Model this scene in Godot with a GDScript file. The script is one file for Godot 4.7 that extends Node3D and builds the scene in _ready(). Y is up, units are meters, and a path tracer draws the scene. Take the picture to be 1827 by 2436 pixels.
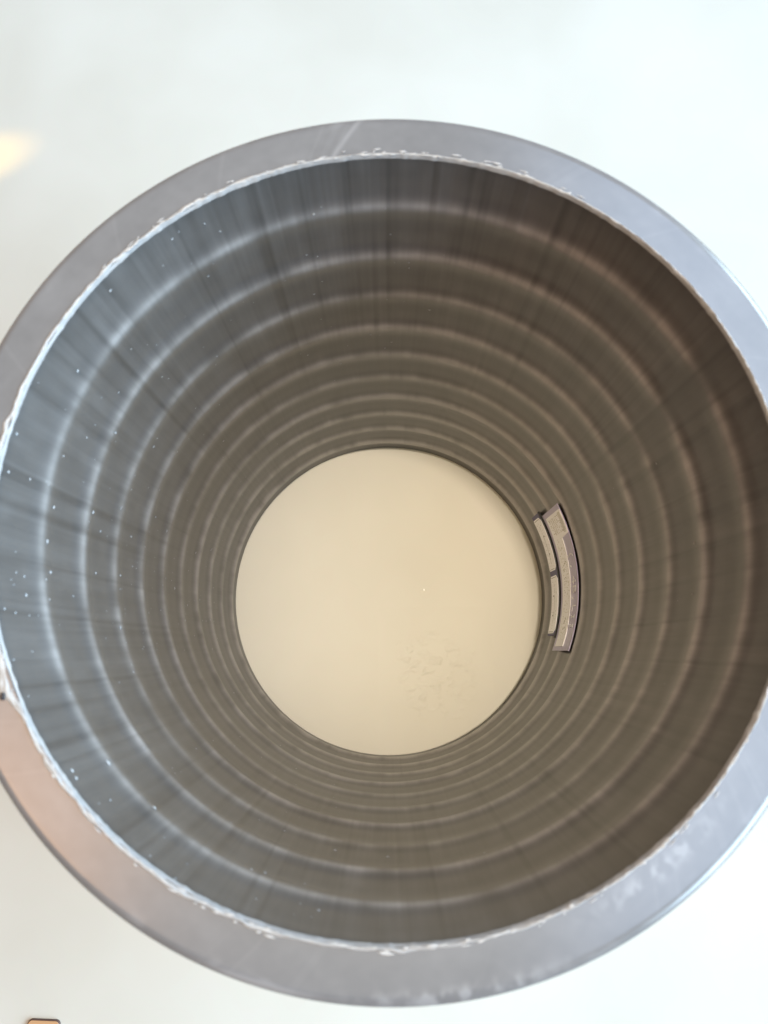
extends Node3D

# One thick grey pipe offcut standing upright on a pale floor, seen from above into its bore.
const R := 0.15            # bore radius in metres
const L := 0.426           # height of the pipe
const RO := 0.1692         # outer radius
const PITCH := 0.0407      # spacing of the ripples along the bore
const FIRST := 0.0345      # depth of the first ripple's crest below the rim

var noise := FastNoiseLite.new()
var fine := FastNoiseLite.new()
var rng := RandomNumberGenerator.new()

func _ready() -> void:
	rng.seed = 7
	noise.seed = 11
	noise.frequency = 1.0
	noise.fractal_octaves = 3
	fine.seed = 23
	fine.frequency = 1.0
	fine.fractal_octaves = 2
	make_camera()
	make_lights()
	make_floor()
	make_ripple()
	make_pipe()
	make_block()

# ---------------------------------------------------------------- camera and light

func make_camera() -> void:
	var cam := Camera3D.new()
	cam.name = "camera"
	cam.keep_aspect = Camera3D.KEEP_HEIGHT
	cam.near = 0.01
	cam.far = 20.0
	var lens := CameraAttributesPhysical.new()
	lens.frustum_focal_length = 16.16
	lens.frustum_focus_distance = 0.62
	lens.exposure_aperture = 8.0
	cam.attributes = lens
	cam.fov = 73.19
	add_child(cam)
	cam.transform = Transform3D(Basis(Vector3(0.99998, -0.00563, 0.0), Vector3(0.0011, 0.19553, -0.98070), Vector3(0.00552, 0.98068, 0.19553)).orthonormalized(), Vector3(-0.00076, 0.67931, 0.05278))
	cam.current = true

func make_lights() -> void:
	var env := Environment.new()
	env.background_mode = Environment.BG_COLOR
	env.background_color = lin(1.0, 0.60, 0.48)
	env.background_energy_multiplier = 0.23
	env.tonemap_mode = Environment.TONE_MAPPER_LINEAR
	env.tonemap_exposure = 1.0
	env.sdfgi_enabled = true
	env.ssao_enabled = true
	env.ssil_enabled = true
	var we := WorldEnvironment.new()
	we.name = "environment"
	we.environment = env
	add_child(we)
	# tall window to the right: cool daylight
	area("window_light", Vector3(7.0, 3.5, 0.4), Vector3(0, 3.0, 0.4), Vector2(14.5, 5.3), lin(0.57, 0.79, 0.97), 306.3)
	area("skylight", Vector3(1.25, 2.7, -0.5), Vector3(1.25, 0, -0.5001), Vector2(1.3, 3.4), lin(0.459, 0.676, 1.000), 4.995)
	# added overhead spot, coned to bore and rim, and the pale ceiling round it
	spot("added_bore_spot", Vector3(0.14, 2.5, -0.10), Vector3(0.0, 0, -0.045), 8.4, lin(1.000, 0.855, 0.687), 4.441)
	area("ceiling_light", Vector3(0, 2.2, 0), Vector3(0, 0, -0.001), Vector2(0.8, 0.8), lin(1.000, 0.841, 0.523), 1.760)
	# warm lamp to the left
	# a low, narrow warm beam that leaves a pale yellow patch at the left
	spot("low_beam", Vector3(-1.32, 0.40, -0.16), Vector3(-0.480, 0.0, -0.478), 1.75, lin(1.000, 0.591, 0.055), 2.420)
	area("side_lamp", Vector3(-1.05, 1.9, 0.5), Vector3(0, 0.3, 0), Vector2(0.7, 0.7), lin(1.000, 0.500, 0.200), 0.772)

func spot(called: String, at: Vector3, to: Vector3, angle: float, c: Color, e: float) -> void:
	var l := SpotLight3D.new()
	l.name = called
	l.spot_angle = angle
	l.spot_angle_attenuation = 0.5 if angle > 5.0 else 0.25
	l.spot_range = 8.0
	l.spot_attenuation = 2.0
	l.light_color = c
	l.light_energy = e
	l.light_size = 0.09 if angle > 5.0 else 0.012
	l.shadow_enabled = true
	add_child(l)
	l.look_at_from_position(at, to, Vector3(0, 0, 1))

func area(called: String, at: Vector3, to: Vector3, size: Vector2, c: Color, e: float) -> void:
	var l := AreaLight3D.new()
	l.name = called
	l.area_size = size
	l.light_color = c
	l.light_energy = e
	l.shadow_enabled = true
	l.area_range = 8.0
	add_child(l)
	l.look_at_from_position(at, to, Vector3(0, 1, 0) if absf((to - at).normalized().y) < 0.99 else Vector3(0, 0, 1))

# ---------------------------------------------------------------- helpers

func lin(r: float, g: float, b: float) -> Color:
	return Color(r, g, b).linear_to_srgb()

func mat(c: Color, rough: float, spec := 0.5) -> StandardMaterial3D:
	var m := StandardMaterial3D.new()
	m.albedo_color = c
	m.roughness = rough
	m.metallic_specular = spec
	return m

func tag(o: Node, label: String, category := "", group := "", kind := "") -> void:
	if label != "": o.set_meta("label", label)
	if category != "": o.set_meta("category", category)
	if group != "": o.set_meta("group", group)
	if kind != "": o.set_meta("kind", kind)

func put(called: String, mesh: Mesh, m: Material, parent: Node) -> MeshInstance3D:
	var o := MeshInstance3D.new()
	o.name = called
	o.mesh = mesh
	o.material_override = m
	parent.add_child(o, true)
	return o

# a smooth surface from a function of (u, v), each 0..1; n_side: +1 / -1 turns the normal
func sheet(nu: int, nv: int, at: Callable, side: float) -> ArrayMesh:
	var vs := PackedVector3Array()
	var ns := PackedVector3Array()
	var uvs := PackedVector2Array()
	var ix := PackedInt32Array()
	var e := 0.0008
	for j in nv + 1:
		for i in nu + 1:
			var u := float(i) / nu
			var v := float(j) / nv
			var du: Vector3 = at.call(u + e, v) - at.call(u - e, v)
			var dv: Vector3 = at.call(u, v + e) - at.call(u, v - e)
			vs.append(at.call(u, v))
			ns.append(du.cross(dv).normalized() * side)
			uvs.append(Vector2(u, v))
	for j in nv:
		for i in nu:
			var a := j * (nu + 1) + i
			var b := a + 1
			var c := a + nu + 1
			var d := c + 1
			if side < 0.0:
				ix.append_array([a, b, c, b, d, c])
			else:
				ix.append_array([a, c, b, b, c, d])
	return arrays(vs, ns, uvs, ix)

func arrays(vs: PackedVector3Array, ns: PackedVector3Array, uvs: PackedVector2Array, ix: PackedInt32Array) -> ArrayMesh:
	var a := []
	a.resize(Mesh.ARRAY_MAX)
	a[Mesh.ARRAY_VERTEX] = vs
	a[Mesh.ARRAY_NORMAL] = ns
	a[Mesh.ARRAY_TEX_UV] = uvs
	a[Mesh.ARRAY_INDEX] = ix
	var m := ArrayMesh.new()
	m.add_surface_from_arrays(Mesh.PRIMITIVE_TRIANGLES, a)
	return m

func grey_image(w: int, h: int, f: Callable) -> Image:
	var data := PackedByteArray()
	data.resize(w * h)
	for y in h:
		for x in w:
			data[y * w + x] = int(clampf(f.call(x, y), 0.0, 1.0) * 255.0)
	return Image.create_from_data(w, h, false, Image.FORMAT_L8, data)

# noise that closes round the pipe
func ring_noise(n: FastNoiseLite, u: float, k: float, z := 0.0) -> float:
	return n.get_noise_3d(cos(u * TAU) * k, sin(u * TAU) * k, z)

func polar(th: float, r: float, y: float) -> Vector3:
	return Vector3(r * cos(th), y, -r * sin(th))

# ---------------------------------------------------------------- floor

func make_floor() -> void:
	var n := 260
	var w := 3.6
	# finely trowelled, with a scuffed patch where the skim is wrinkled
	var at := func(u: float, v: float) -> Vector3:
		var x := (u - 0.5) * w
		var z := (v - 0.5) * w
		return Vector3(x, 0.0, z)
	var m := mat(lin(0.615, 0.602, 0.54), 0.5, 0.35)
	var tone := NoiseTexture2D.new()
	tone.width = 512
	tone.height = 512
	tone.seamless = true
	var fn := FastNoiseLite.new()
	fn.seed = 5
	fn.frequency = 0.006
	fn.fractal_octaves = 4
	tone.noise = fn
	var ramp := Gradient.new()
	ramp.set_color(0, Color(0.955, 0.95, 0.94))
	ramp.set_color(1, Color(1, 1, 1))
	tone.color_ramp = ramp
	m.albedo_texture = tone
	m.uv1_scale = Vector3(4, 4, 1)
	var floor_mesh := put("floor", sheet(n / 10, n / 10, at, -1.0), m, self)
	tag(floor_mesh, "pale off-white floor under and around the grey pipe", "", "", "structure")
	# wrinkled patch of the skim coat inside the pipe's bore, real low relief
	var relief := func(u: float, v: float) -> Vector3:
		var x := lerpf(-0.01, 0.10, u)
		var z := lerpf(0.012, 0.137, v)
		var edge := smoothstep(0.5, 0.12, Vector2(u - 0.5, v - 0.5).length() + 0.12 * noise.get_noise_2d(u * 5.0, v * 5.0))
		var f := fine.get_noise_2d(x * 80.0, z * 130.0)
		var g := noise.get_noise_2d(x * 60.0 + 4.0, z * 60.0)
		var h := (0.5 + f) * smoothstep(-0.2, 0.3, g)
		return Vector3(x, 0.00015 + edge * 0.0006 * h, z)
	var pm: StandardMaterial3D = m.duplicate()
	pm.uv1_scale = Vector3(0.12, 0.14, 1)
	put("scuffed_patch", sheet(90, 100, relief, -1.0), pm, floor_mesh)
	var chip := SphereMesh.new()
	chip.radius = 0.0012
	chip.height = 0.0012
	chip.radial_segments = 8
	chip.rings = 4
	var c := put("white_speck", chip, mat(lin(0.9, 0.9, 0.88), 0.5), floor_mesh)
	c.position = Vector3(0.0345, 0.0004, -0.0045)

# ---------------------------------------------------------------- pipe

# one ripple's height over one pitch, summed from its slope: rising to a rounded crest at phase 0.5
var ripple := PackedFloat32Array()

func make_ripple() -> void:
	var slope := func(t: float) -> Vector2:
		var up := exp(-pow((t - 0.37) / 0.12, 2.0))
		return Vector2(up, exp(-pow((t - 0.65) / 0.14, 2.0)))
	var sum := Vector2.ZERO
	for i in 256: sum += slope.call(i / 256.0)
	ripple.append(0.0)
	for i in 256:
		var p: Vector2 = slope.call((i + 0.5) / 256.0)
		ripple.append(ripple[i] + (p.x - p.y * sum.x / sum.y) / 256.0)
	var end := ripple[256]
	for i in 257: ripple[i] -= end * i / 256.0

# where azimuth th and depth d fall on the ripples: (ripple number, phase 0..1, strength); the shoulder sits at phase 0.5
func phase(th: float, d: float) -> Vector3:
	var u := th / TAU
	var wob := 0.0042 * sin(th * 1.0 - 2.1) + 0.0018 * ring_noise(noise, u, 0.7, 3.0)
	var q := (d - wob * clampf(1.0 - d / L, 0.15, 1.0) - FIRST) / PITCH + 0.5
	var k := floorf(q)
	var amp := 1.0 + 0.2 * sin(k * 2.3)
	var gap := deg_to_rad(24.5 - 0.35 * k)
	amp *= 1.0 - 0.8 * (1.0 - 0.09 * k) * smoothstep(0.11, 0.015, absf(wrapf(th - gap, -PI, PI)))
	amp *= 1.0 + 0.35 * ring_noise(noise, u, 1.6, k * 0.7)
	return Vector3(k, q - k, amp)

# bore radius at azimuth th and depth d below the rim
func bore(th: float, d: float) -> float:
	var p := phase(th, d)
	var at := p.y * 256.0
	var i := mini(int(at), 255)
	var h := lerpf(ripple[i], ripple[i + 1], at - i)
	var fade := smoothstep(0.0, 0.012, d) * smoothstep(0.0, 0.008, L - d)
	return R - lerpf(0.12, 0.26, d / L) * PITCH * p.z * h * fade

# highlights on the ripples' shoulders, painted pale into the vertex colour; wall between darker
func crest_glint(th: float, d: float) -> float:
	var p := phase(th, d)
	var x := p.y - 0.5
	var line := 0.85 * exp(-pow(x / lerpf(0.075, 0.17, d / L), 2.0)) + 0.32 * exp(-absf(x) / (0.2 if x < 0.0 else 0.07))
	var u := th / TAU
	var paleness := 0.80 + 0.25 * cos(th - 0.3) + 0.5 * ring_noise(fine, u, 5.0, p.x * 3.1) + 0.35 * ring_noise(fine, u, 18.0, p.x * 5.7)  # strength of the painted highlight, weaker on the left
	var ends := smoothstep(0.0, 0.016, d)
	return 0.24 + 0.76 * clampf(line * maxf(paleness, 0.0) * clampf(p.z, 0.0, 1.1) * ends * (0.72 + 0.5 * d / L), 0.0, 1.0)

func pipe_material() -> Dictionary:
	# lengthwise die lines and faint wear
	var w := 2048
	var h := 128
	var line := PackedFloat32Array()
	var seeds := []
	for k in 5: seeds.append(k * 13.7)
	var tone := grey_image(w, h, func(x: int, y: int) -> float:
		var u := float(x) / w
		var z := float(y) / h
		var s := 0.7 * ring_noise(noise, u, 6.0, z * 0.8) + 0.55 * ring_noise(noise, u, 16.0, 10.0 + z * 1.5) + 0.45 * ring_noise(fine, u, 55.0, z * 2.2)
		var dark := maxf(0.0, ring_noise(fine, u, 19.0, 30.0 + z * 0.7) - 0.2)
		var blot := 0.13 * maxf(0.0, ring_noise(noise, u, 7.0, z * 9.0 + 50.0)) * (1.0 - smoothstep(0.3, 0.6, z))
		return 0.86 + blot + (0.09 * s - 0.28 * dark) * (1.0 - 0.75 * smoothstep(0.2, 0.7, z)))
	var bump := grey_image(w, h, func(x: int, y: int) -> float:
		var u := float(x) / w
		var z := float(y) / h
		return 0.5 + 0.4 * ring_noise(fine, u, 24.0, z * 1.2) + 0.12 * ring_noise(noise, u, 60.0, z * 2.5))
	var m := mat(lin(0.555, 0.527, 0.51), 0.33, 0.5)
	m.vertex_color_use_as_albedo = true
	m.albedo_texture = ImageTexture.create_from_image(tone)
	m.heightmap_enabled = true
	m.heightmap_texture = ImageTexture.create_from_image(bump)
	m.heightmap_scale = 0.03
	return {"bore": m}

func make_pipe() -> void:
	var pipe := Node3D.new()
	pipe.name = "grey_pipe"
	add_child(pipe)
	tag(pipe, "thick-walled grey plastic pipe standing upright on the pale floor", "pipe")
	var mats := pipe_material()
	var bore_mat: StandardMaterial3D = mats.bore
	# ---- bore: the plain wall at both ends, and each ripple a piece of its own
	var piece := func(d0: float, d1: float) -> Callable:
		return func(u: float, v: float) -> Vector3:
			var d := lerpf(d0, d1, v)
			var th := u * TAU
			return polar(th, bore(th, d), L - d)
	var cut := func(k: int) -> float: return FIRST + PITCH * (k - 0.58)
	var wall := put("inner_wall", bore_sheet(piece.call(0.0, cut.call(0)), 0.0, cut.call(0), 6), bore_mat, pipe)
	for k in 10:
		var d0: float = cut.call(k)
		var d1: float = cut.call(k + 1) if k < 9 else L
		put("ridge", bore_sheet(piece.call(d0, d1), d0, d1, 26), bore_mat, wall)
	# ---- outside wall and the sawn top
	var out_mat := mat(lin(0.23, 0.235, 0.24), 0.4)
	put("outer_wall", sheet(160, 2, func(u: float, v: float) -> Vector3: return polar(u * TAU, RO, lerpf(L - 0.003, 0.0, v)), -1.0), out_mat, pipe)
	var rim_tone := grey_image(2048, 64, func(x: int, y: int) -> float:
		var u := float(x) / 2048.0
		var z := float(y) / 64.0
		var s := 0.9 + 0.04 * ring_noise(noise, u, 5.0, z * 1.2) + 0.02 * ring_noise(fine, u, 20.0, z * 3.0)
		# pale scuffs towards the outer edge and a few slanting saw marks
		var sc := smoothstep(0.16, 0.42, ring_noise(noise, u, 7.0, 20.0 + z * 2.0)) * smoothstep(0.55, 0.9, z)
		var saw := smoothstep(0.42, 0.52, ring_noise(fine, u + z * 0.012, 22.0, 40.0))
		# two rubbed places by the outer edge and one slanting scratch at the top
		var a := u * 360.0
		var paleness := exp(-pow((a - 255.0) / 5.0, 2.0)) * exp(-pow((z - 0.80) / 0.06, 2.0)) * 1.3
		paleness += exp(-pow((a - 278.0) / 11.0, 2.0)) * exp(-pow((z - 0.74) / 0.12, 2.0)) * clampf(0.4 + 1.6 * ring_noise(fine, u, 25.0, z * 3.0), 0.0, 1.0)
		paleness += exp(-pow((a - 307.0) / 9.0, 2.0)) * exp(-pow((z - 0.25) / 0.14, 2.0)) * clampf(0.3 + 1.6 * ring_noise(fine, u, 25.0, z * 3.0), 0.0, 1.0)
		paleness += 0.5 * exp(-pow((a - 99.0 + z * 6.0) / 0.5, 2.0))
		return s - 0.08 + 0.26 * paleness + 0.12 * sc + 0.02 * saw)
	var rim_mat := mat(lin(0.195, 0.208, 0.224), 0.27, 0.72)
	rim_mat.clearcoat_enabled = true
	rim_mat.clearcoat = 0.5
	rim_mat.clearcoat_roughness = 0.25
	rim_mat.albedo_texture = ImageTexture.create_from_image(rim_tone)
	# profile across the rim: flat, then a rolled outer edge
	var rim := func(u: float, v: float) -> Vector3:
		var th := u * TAU
		var flat := RO - 0.0045
		if v < 0.7:
			return polar(th, lerpf(R, flat, v / 0.7), L)
		var a := (v - 0.7) / 0.3 * PI * 0.5
		return polar(th, flat + 0.0045 * sin(a), L - 0.0035 * (1.0 - cos(a)))
	put("rim", sheet(360, 24, rim, -1.0), rim_mat, pipe)
	# ---- ragged burr left by the saw along the inner edge
	var burr_mat := mat(lin(0.27, 0.275, 0.28), 0.5, 0.5)
	var burr := func(u: float, v: float) -> Vector3:
		var th := u * TAU
		var side := 0.5 - 0.5 * cos(th - deg_to_rad(20.0))          # ragged on the left, thin on the right
		var wid := R * (0.002 + 0.007 * side + 0.010 * maxf(0.0, ring_noise(noise, u, 9.0, 1.0)) * (0.3 + side) + 0.004 * ring_noise(fine, u, 14.0, 2.0) * (0.3 + side))
		wid += R * 0.024 * exp(-pow(wrapf(th - deg_to_rad(206.0), -PI, PI) / 0.045, 2.0))
		wid = maxf(wid, R * 0.004)
		var inn := R - 0.0006 - 0.0005 * maxf(0.0, ring_noise(fine, u, 30.0, 5.0))
		var x := lerpf(R + wid, inn, v)
		var lump := 0.0003 * ring_noise(fine, u, 30.0, 8.0 + v * 3.0) + 0.0004 * ring_noise(noise, u, 11.0, 3.0 + v * 2.0)
		var y := L + 0.0001 + 0.0007 * sin(v * PI) + lump * sin(v * PI) - 0.0016 * v * v
		return polar(th, x, y)
	put("burr", sheet(900, 8, burr, 1.0), burr_mat, pipe)
	var pit := SphereMesh.new()
	pit.radius = 0.0011
	pit.height = 0.0012
	var nick := put("nick", pit, mat(lin(0.006, 0.006, 0.01), 0.6), pipe)
	nick.scale = Vector3(0.8, 1, 1.3)
	nick.position = Vector3(-0.919 * R, L + 0.0008, 0.461 * R)
	specks(pipe)
	flakes(pipe)
	labels(pipe)

func bore_sheet(at: Callable, d0: float, d1: float, nv: int) -> ArrayMesh:
	var m := sheet(288, nv, at, 1.0)
	var a := m.surface_get_arrays(0)
	var uvs: PackedVector2Array = a[Mesh.ARRAY_TEX_UV]
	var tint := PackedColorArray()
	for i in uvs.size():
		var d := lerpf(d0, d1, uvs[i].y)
		var w := crest_glint(uvs[i].x * TAU, d)
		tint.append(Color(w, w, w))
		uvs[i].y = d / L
	var b := []
	b.resize(Mesh.ARRAY_MAX)
	b[Mesh.ARRAY_VERTEX] = a[Mesh.ARRAY_VERTEX]
	b[Mesh.ARRAY_NORMAL] = a[Mesh.ARRAY_NORMAL]
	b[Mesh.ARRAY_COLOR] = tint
	b[Mesh.ARRAY_TEX_UV] = uvs
	b[Mesh.ARRAY_INDEX] = a[Mesh.ARRAY_INDEX]
	var out := ArrayMesh.new()
	out.add_surface_from_arrays(Mesh.PRIMITIVE_TRIANGLES, b)
	return out

# swarf and dust clinging to the bore
func specks(pipe: Node3D) -> void:
	var st := SurfaceTool.new()
	st.begin(Mesh.PRIMITIVE_TRIANGLES)
	for i in 290:
		var th := deg_to_rad(rng.randf_range(80.0, 260.0)) if i < 245 else rng.randf() * TAU
		var d := pow(rng.randf(), 1.3) * 0.34 + 0.004
		if i % 4 == 0: th = deg_to_rad(185.0 + rng.randfn() * 12.0)
		var r := (0.00024 + 0.00042 * pow(rng.randf(), 3.0)) * (1.5 if rng.randf() < 0.06 else 1.0)
		var b := bore(th, d)
		var o := polar(th, b - r * 0.3, L - d)
		var along := rng.randf_range(0.8, 2.2)
		var tang := Vector3(-sin(th), 0, -cos(th))
		var inw := Vector3(-cos(th), 0, sin(th))
		var top := o + inw * r
		var ring := []
		for k in 6:
			var a := k * TAU / 6.0
			ring.append(o + tang * cos(a) * r * rng.randf_range(0.7, 1.2) * along + Vector3(0, 1, 0) * sin(a) * r * rng.randf_range(0.7, 1.2))
		for k in 6:
			for p in [top, ring[(k + 1) % 6], ring[k]]:
				st.add_vertex(p)
	st.generate_normals()
	var o := put("dust_specks", st.commit(), mat(lin(0.38, 0.39, 0.40), 0.6), pipe)
	o.set_meta("kind", "stuff")

# torn flakes of plastic left standing along the sawn inner edge
func flakes(pipe: Node3D) -> void:
	var st := SurfaceTool.new()
	st.begin(Mesh.PRIMITIVE_TRIANGLES)
	for i in 210:
		var deg := rng.randf_range(60.0, 140.0) if i < 80 else (rng.randf_range(190.0, 320.0) if i < 180 else rng.randf() * 360.0)
		var th := deg_to_rad(deg)
		var c := polar(th, R + rng.randf_range(-0.0003, 0.0004) + 0.0021 * pow(rng.randf(), 2.5), L + rng.randf_range(0.0001, 0.0006))
		var tang := Vector3(-sin(th), 0, -cos(th))
		var outw := Vector3(cos(th), 0, -sin(th))
		var len := rng.randf_range(0.0004, 0.0024)
		var wid := rng.randf_range(0.0002, 0.0005)
		var skew := rng.randf_range(-0.5, 0.5)
		var up := Vector3(0, rng.randf_range(0.0001, 0.0004), 0)
		var a := c - tang * len - outw * skew * wid
		var b := c + tang * len * 0.3 - outw * wid
		var d := c + tang * len + outw * skew * wid
		var e := c - tang * len * 0.2 + outw * wid
		for p in [a, b, c + up, b, d, c + up, d, e, c + up, e, a, c + up]:
			st.add_vertex(p)
	st.generate_normals()
	var o := put("burr_flakes", st.commit(), mat(lin(0.33, 0.34, 0.35), 0.55), pipe)
	o.set_meta("kind", "stuff")

# ---------------------------------------------------------------- stickers in the bore

# a sheet bent to the bore: azimuth a0..a1 in degrees, edges given by functions of azimuth (depth in bore radii), with thickness
func bent(a0: float, a1: float, lo: Callable, hi: Callable, off: float, thick: float) -> ArrayMesh:
	var st := SurfaceTool.new()
	st.begin(Mesh.PRIMITIVE_TRIANGLES)
	var n := 72
	var p := func(i: int, top: bool, lift: float) -> Vector3:
		var t := float(i) / n
		var a := lerpf(a0, a1, t)
		var d: float = (lo.call(a) if top else hi.call(a)) * R
		return polar(deg_to_rad(a), R - off - lift, L - d)
	var vertex := func(q: Vector3, uv: Vector2, g: int) -> void:
		st.set_smooth_group(g)
		st.set_uv(uv)
		st.add_vertex(q)
	var quad := func(a: Vector3, b: Vector3, c: Vector3, d: Vector3, ua: Vector2, ub: Vector2, uc: Vector2, ud: Vector2, g: int) -> void:
		for k in [[a, ua], [b, ub], [c, uc], [a, ua], [c, uc], [d, ud]]:
			vertex.call(k[0], k[1], g)
	var z := Vector2.ZERO
	for i in n:
		var u0 := float(i) / n
		var u1 := float(i + 1) / n
		var A: Vector3 = p.call(i, true, thick)
		var B: Vector3 = p.call(i + 1, true, thick)
		var C: Vector3 = p.call(i + 1, false, thick)
		var D: Vector3 = p.call(i, false, thick)
		var A2: Vector3 = p.call(i, true, 0.0)
		var B2: Vector3 = p.call(i + 1, true, 0.0)
		var C2: Vector3 = p.call(i + 1, false, 0.0)
		var D2: Vector3 = p.call(i, false, 0.0)
		quad.call(A, B, C, D, Vector2(u0, 0), Vector2(u1, 0), Vector2(u1, 1), Vector2(u0, 1), 1)
		quad.call(B, A, A2, B2, z, z, z, z, 2)
		quad.call(D, C, C2, D2, z, z, z, z, 3)
		if i == 0: quad.call(A, D, D2, A2, z, z, z, z, 4)
		if i == n - 1: quad.call(C, B, B2, C2, z, z, z, z, 5)
	st.generate_normals()
	return st.commit()

func flat(v: float) -> Callable:
	return func(_a: float) -> float: return v

# rounded or cut corners: edge moves in by cut within `deg` degrees of either end
func eased(v: float, a0: float, a1: float, deg: float, cut: float) -> Callable:
	return func(a: float) -> float:
		var e := minf(a - a0, a1 - a) / deg
		return v + cut * clampf(1.0 - e, 0.0, 1.0)

func labels(pipe: Node3D) -> void:
	var ridge_top := 0.0024
	# ---- wide sticker: lavender-grey film with a printed paper strip
	var film_mat := mat(lin(0.42, 0.37, 0.60), 0.3, 0.6)
	var film := put("wide_sticker", bent(-21.4, 24.6, flat(1.897), flat(2.255), ridge_top, 0.0004), film_mat, pipe)
	film.set_meta("label", "wide lavender-grey sticker with a printed paper strip, inside the far end of the pipe")
	var print_mat := mat(Color(1, 1, 1), 0.28, 0.6)
	print_mat.clearcoat_enabled = true
	print_mat.clearcoat = 0.6
	print_mat.clearcoat_roughness = 0.2
	print_mat.albedo_texture = ImageTexture.create_from_image(wide_print())
	var strip_top := func(a: float) -> float:
		return lerpf(2.035, 1.900, smoothstep(14.95, 15.1, a))
	put("paper_strip", bent(-20.0, 22.9, strip_top, flat(2.205), ridge_top + 0.0005, 0.0004), print_mat, film)
	var white := mat(lin(0.78, 0.78, 0.82), 0.4)
	# white lettering on the film beside the paper
	lettering(film, "(,", 8.2, 1.962, 0.014, white, ridge_top)
	lettering(film, "4B,", 0.6, 1.962, 0.012, white, ridge_top)
	lettering(film, "LII", -8.0, 1.962, 0.012, white, ridge_top)
	# ---- narrow sticker: dark violet backing with two white labels
	var back_mat := mat(lin(0.04, 0.03, 0.15), 0.45)
	var back := put("narrow_sticker", bent(-16.2, 26.4, flat(2.285), flat(2.452), ridge_top, 0.0012), back_mat, pipe)
	back.set_meta("label", "narrow dark violet sticker with two white labels, next to the pipe's foot")
	var edge_mat := mat(lin(0.004, 0.004, 0.006), 0.6)
	put("black_edge", bent(-17.0, 26.6, flat(2.270), flat(2.2848), ridge_top, 0.0013), edge_mat, back)
	for k in 2:
		var a0: float = [6.1, -15.5][k]
		var a1: float = [25.0, 4.3][k]
		var lm := mat(Color(1, 1, 1), 0.28, 0.6)
		lm.clearcoat_enabled = true
		lm.clearcoat = 0.6
		lm.clearcoat_roughness = 0.2
		lm.albedo_texture = ImageTexture.create_from_image(small_print(k))
		put("white_label", bent(a0, a1, eased(2.291, a0, a1, 1.2, 0.03), eased(2.446, a0, a1, 0.8, -0.012), ridge_top + 0.0013, 0.0004), lm, back)

func lettering(parent: Node, text: String, deg: float, depth: float, size: float, m: Material, off: float) -> void:
	# each letter stands on the bent film, tops towards the rim
	var a := deg_to_rad(deg)
	for ch in text:
		var tm := TextMesh.new()
		var f := SystemFont.new()
		f.font_names = PackedStringArray(["Droid Sans"])
		tm.font = f
		tm.text = ch
		tm.font_size = 32
		tm.pixel_size = size / 32.0
		tm.depth = 0.0003
		var o := put("letter", tm, m, parent)
		var inw := Vector3(-cos(a), 0, sin(a))
		var down := Vector3(sin(a), 0, cos(a))
		o.transform = Transform3D(Basis(down, Vector3(0, 1, 0), down.cross(Vector3(0, 1, 0))).orthonormalized(), polar(a, R - off - 0.0009, L - depth * R))
		if o.basis.z.dot(inw) < 0.0:
			o.basis = Basis(-down, Vector3(0, 1, 0), (-down).cross(Vector3(0, 1, 0)))
		a -= size * 0.62 / R

# blocks of small print: rows of short grey strokes
func wide_print() -> Image:
	var w := 640
	var h := 128
	var im := Image.create(w, h, false, Image.FORMAT_RGB8)
	im.fill(Color(0.98, 0.98, 1.0))
	var r := RandomNumberGenerator.new()
	r.seed = 41
	# the upper end: a dense table of figures; u = 1 is the end that carries it
	for row in 7:
		for c in 12:
			if r.randf() < 0.82:
				var g := r.randf_range(0.68, 0.8)
				im.fill_rect(Rect2i(542 + c * 7, 14 + row * 15, r.randi_range(3, 5), r.randi_range(7, 11)), Color(g, g * 0.97, g * 0.92))
	im.fill_rect(Rect2i(540, 8, 90, 20), Color(0.76, 0.74, 0.71))
	for c in 10:
		im.fill_rect(Rect2i(533 + c * 6, 10 + (c % 3) * 5, 4, 16), Color(0.66, 0.64, 0.61))
	# the long strip: two lines of print with darker words
	for x in range(30, 520, 6):
		for row in 4:
			if r.randf() < 0.45:
				var g := r.randf_range(0.72, 0.86)
				im.fill_rect(Rect2i(x, 22 + row * 22 + r.randi_range(-3, 3), r.randi_range(2, 5), r.randi_range(6, 15)), Color(g, g * 0.98, g * 0.92))
	for k in 16:
		var x := r.randi_range(250, 430)
		im.fill_rect(Rect2i(x, r.randi_range(14, 84), r.randi_range(3, 7), r.randi_range(6, 13)), Color(0.62, 0.60, 0.55))
	for x in [110, 118, 130, 86, 80]:
		im.fill_rect(Rect2i(x, 40 + (x * 7) % 30, 9, 14), Color(0.6, 0.58, 0.54))
	return im

func small_print(k: int) -> Image:
	var w := 320
	var h := 96
	var im := Image.create(w, h, false, Image.FORMAT_RGB8)
	im.fill(Color(0.98, 0.98, 1.0))
	var r := RandomNumberGenerator.new()
	r.seed = 60 + k
	im.fill_rect(Rect2i(7, 10, 3, h - 20), Color(0.35, 0.33, 0.34))
	im.fill_rect(Rect2i(w - 11, 10, 3, h - 20), Color(0.35, 0.33, 0.34))
	for row in 3:
		var y := 26 + row * 24
		for x in range(26, 290, 5):
			if r.randf() < (0.5 if row == 1 else 0.28):
				var g := r.randf_range(0.6, 0.82)
				im.fill_rect(Rect2i(x, y + r.randi_range(-2, 2), r.randi_range(2, 6), r.randi_range(3, 7)), Color(g, g * 0.97, g * 0.95))
	im.fill_rect(Rect2i(60, 50, 150, 3), Color(0.62, 0.60, 0.58))
	for x in [205, 96]:
		im.fill_rect(Rect2i(x, 40 + k * 20, 8, 10), Color(0.25, 0.24, 0.24))
	return im

# ---------------------------------------------------------------- small things on the floor

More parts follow.
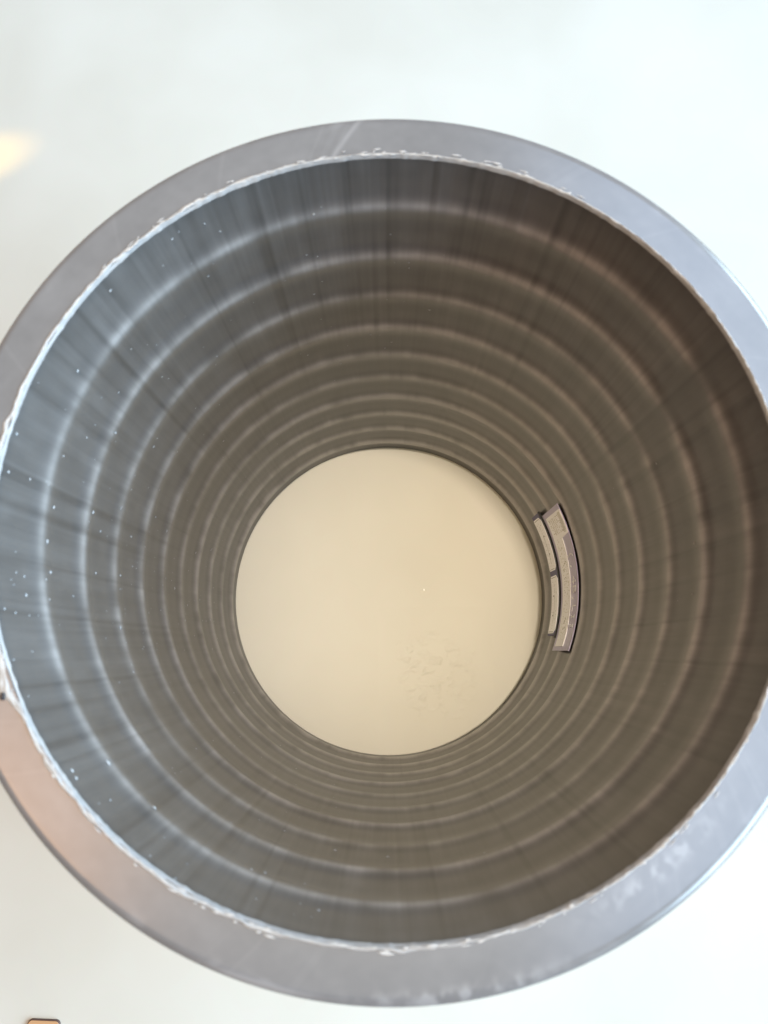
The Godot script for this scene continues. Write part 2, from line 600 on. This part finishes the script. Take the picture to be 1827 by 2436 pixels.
func rounded_outline(w: float, d: float, r: float) -> PackedVector2Array:
	var p := PackedVector2Array()
	for c in 4:
		var cx := (w * 0.5 - r) * (1.0 if c in [0, 3] else -1.0)
		var cz := (d * 0.5 - r) * (1.0 if c < 2 else -1.0)
		for k in 7:
			var a := c * PI * 0.5 + k * PI / 12.0
			p.append(Vector2(cx + r * cos(a), cz + r * sin(a)))
	return p

# a slab with a chamfered top edge
func slab(outline: PackedVector2Array, y0: float, y1: float, ch: float) -> ArrayMesh:
	var st := SurfaceTool.new()
	st.begin(Mesh.PRIMITIVE_TRIANGLES)
	var n := outline.size()
	var mid := Vector2.ZERO
	for q in outline: mid += q / n
	var at := func(i: int, y: float, inset: float) -> Vector3:
		var q := outline[i % n]
		q -= (q - mid).normalized() * inset
		return Vector3(q.x, y, q.y)
	var levels := [[y0, 0.0], [y1 - ch, 0.0], [y1, ch]]
	for i in n:
		for k in 2:
			var a: Vector3 = at.call(i, levels[k][0], levels[k][1])
			var b: Vector3 = at.call(i + 1, levels[k][0], levels[k][1])
			var c: Vector3 = at.call(i + 1, levels[k + 1][0], levels[k + 1][1])
			var d: Vector3 = at.call(i, levels[k + 1][0], levels[k + 1][1])
			st.set_smooth_group(k + 1)
			for p in [a, b, c, a, c, d]: st.add_vertex(p)
		st.set_smooth_group(5)
		for p in [at.call(i, y1, ch), at.call(i + 1, y1, ch), Vector3(mid.x, y1, mid.y)]: st.add_vertex(p)
	st.generate_normals()
	return st.commit()

func make_block() -> void:
	var o := Node3D.new()
	o.name = "tan_block"
	add_child(o)
	tag(o, "small tan block with rounded corners and dark brown edges on the floor", "block")
	o.position = Vector3(-2.02 * R, 0.0, 2.475 * R + 0.0235)
	o.rotation.y = deg_to_rad(-2.0)
	put("edge_band", slab(rounded_outline(0.0285, 0.048, 0.004), 0.0, 0.0022, 0.0004), mat(lin(0.10, 0.055, 0.045), 0.5), o)
	var m := mat(lin(0.52, 0.30, 0.15), 0.5)
	put("top_face", slab(rounded_outline(0.0272, 0.0467, 0.0036), 0.002, 0.0026, 0.0002), m, o)
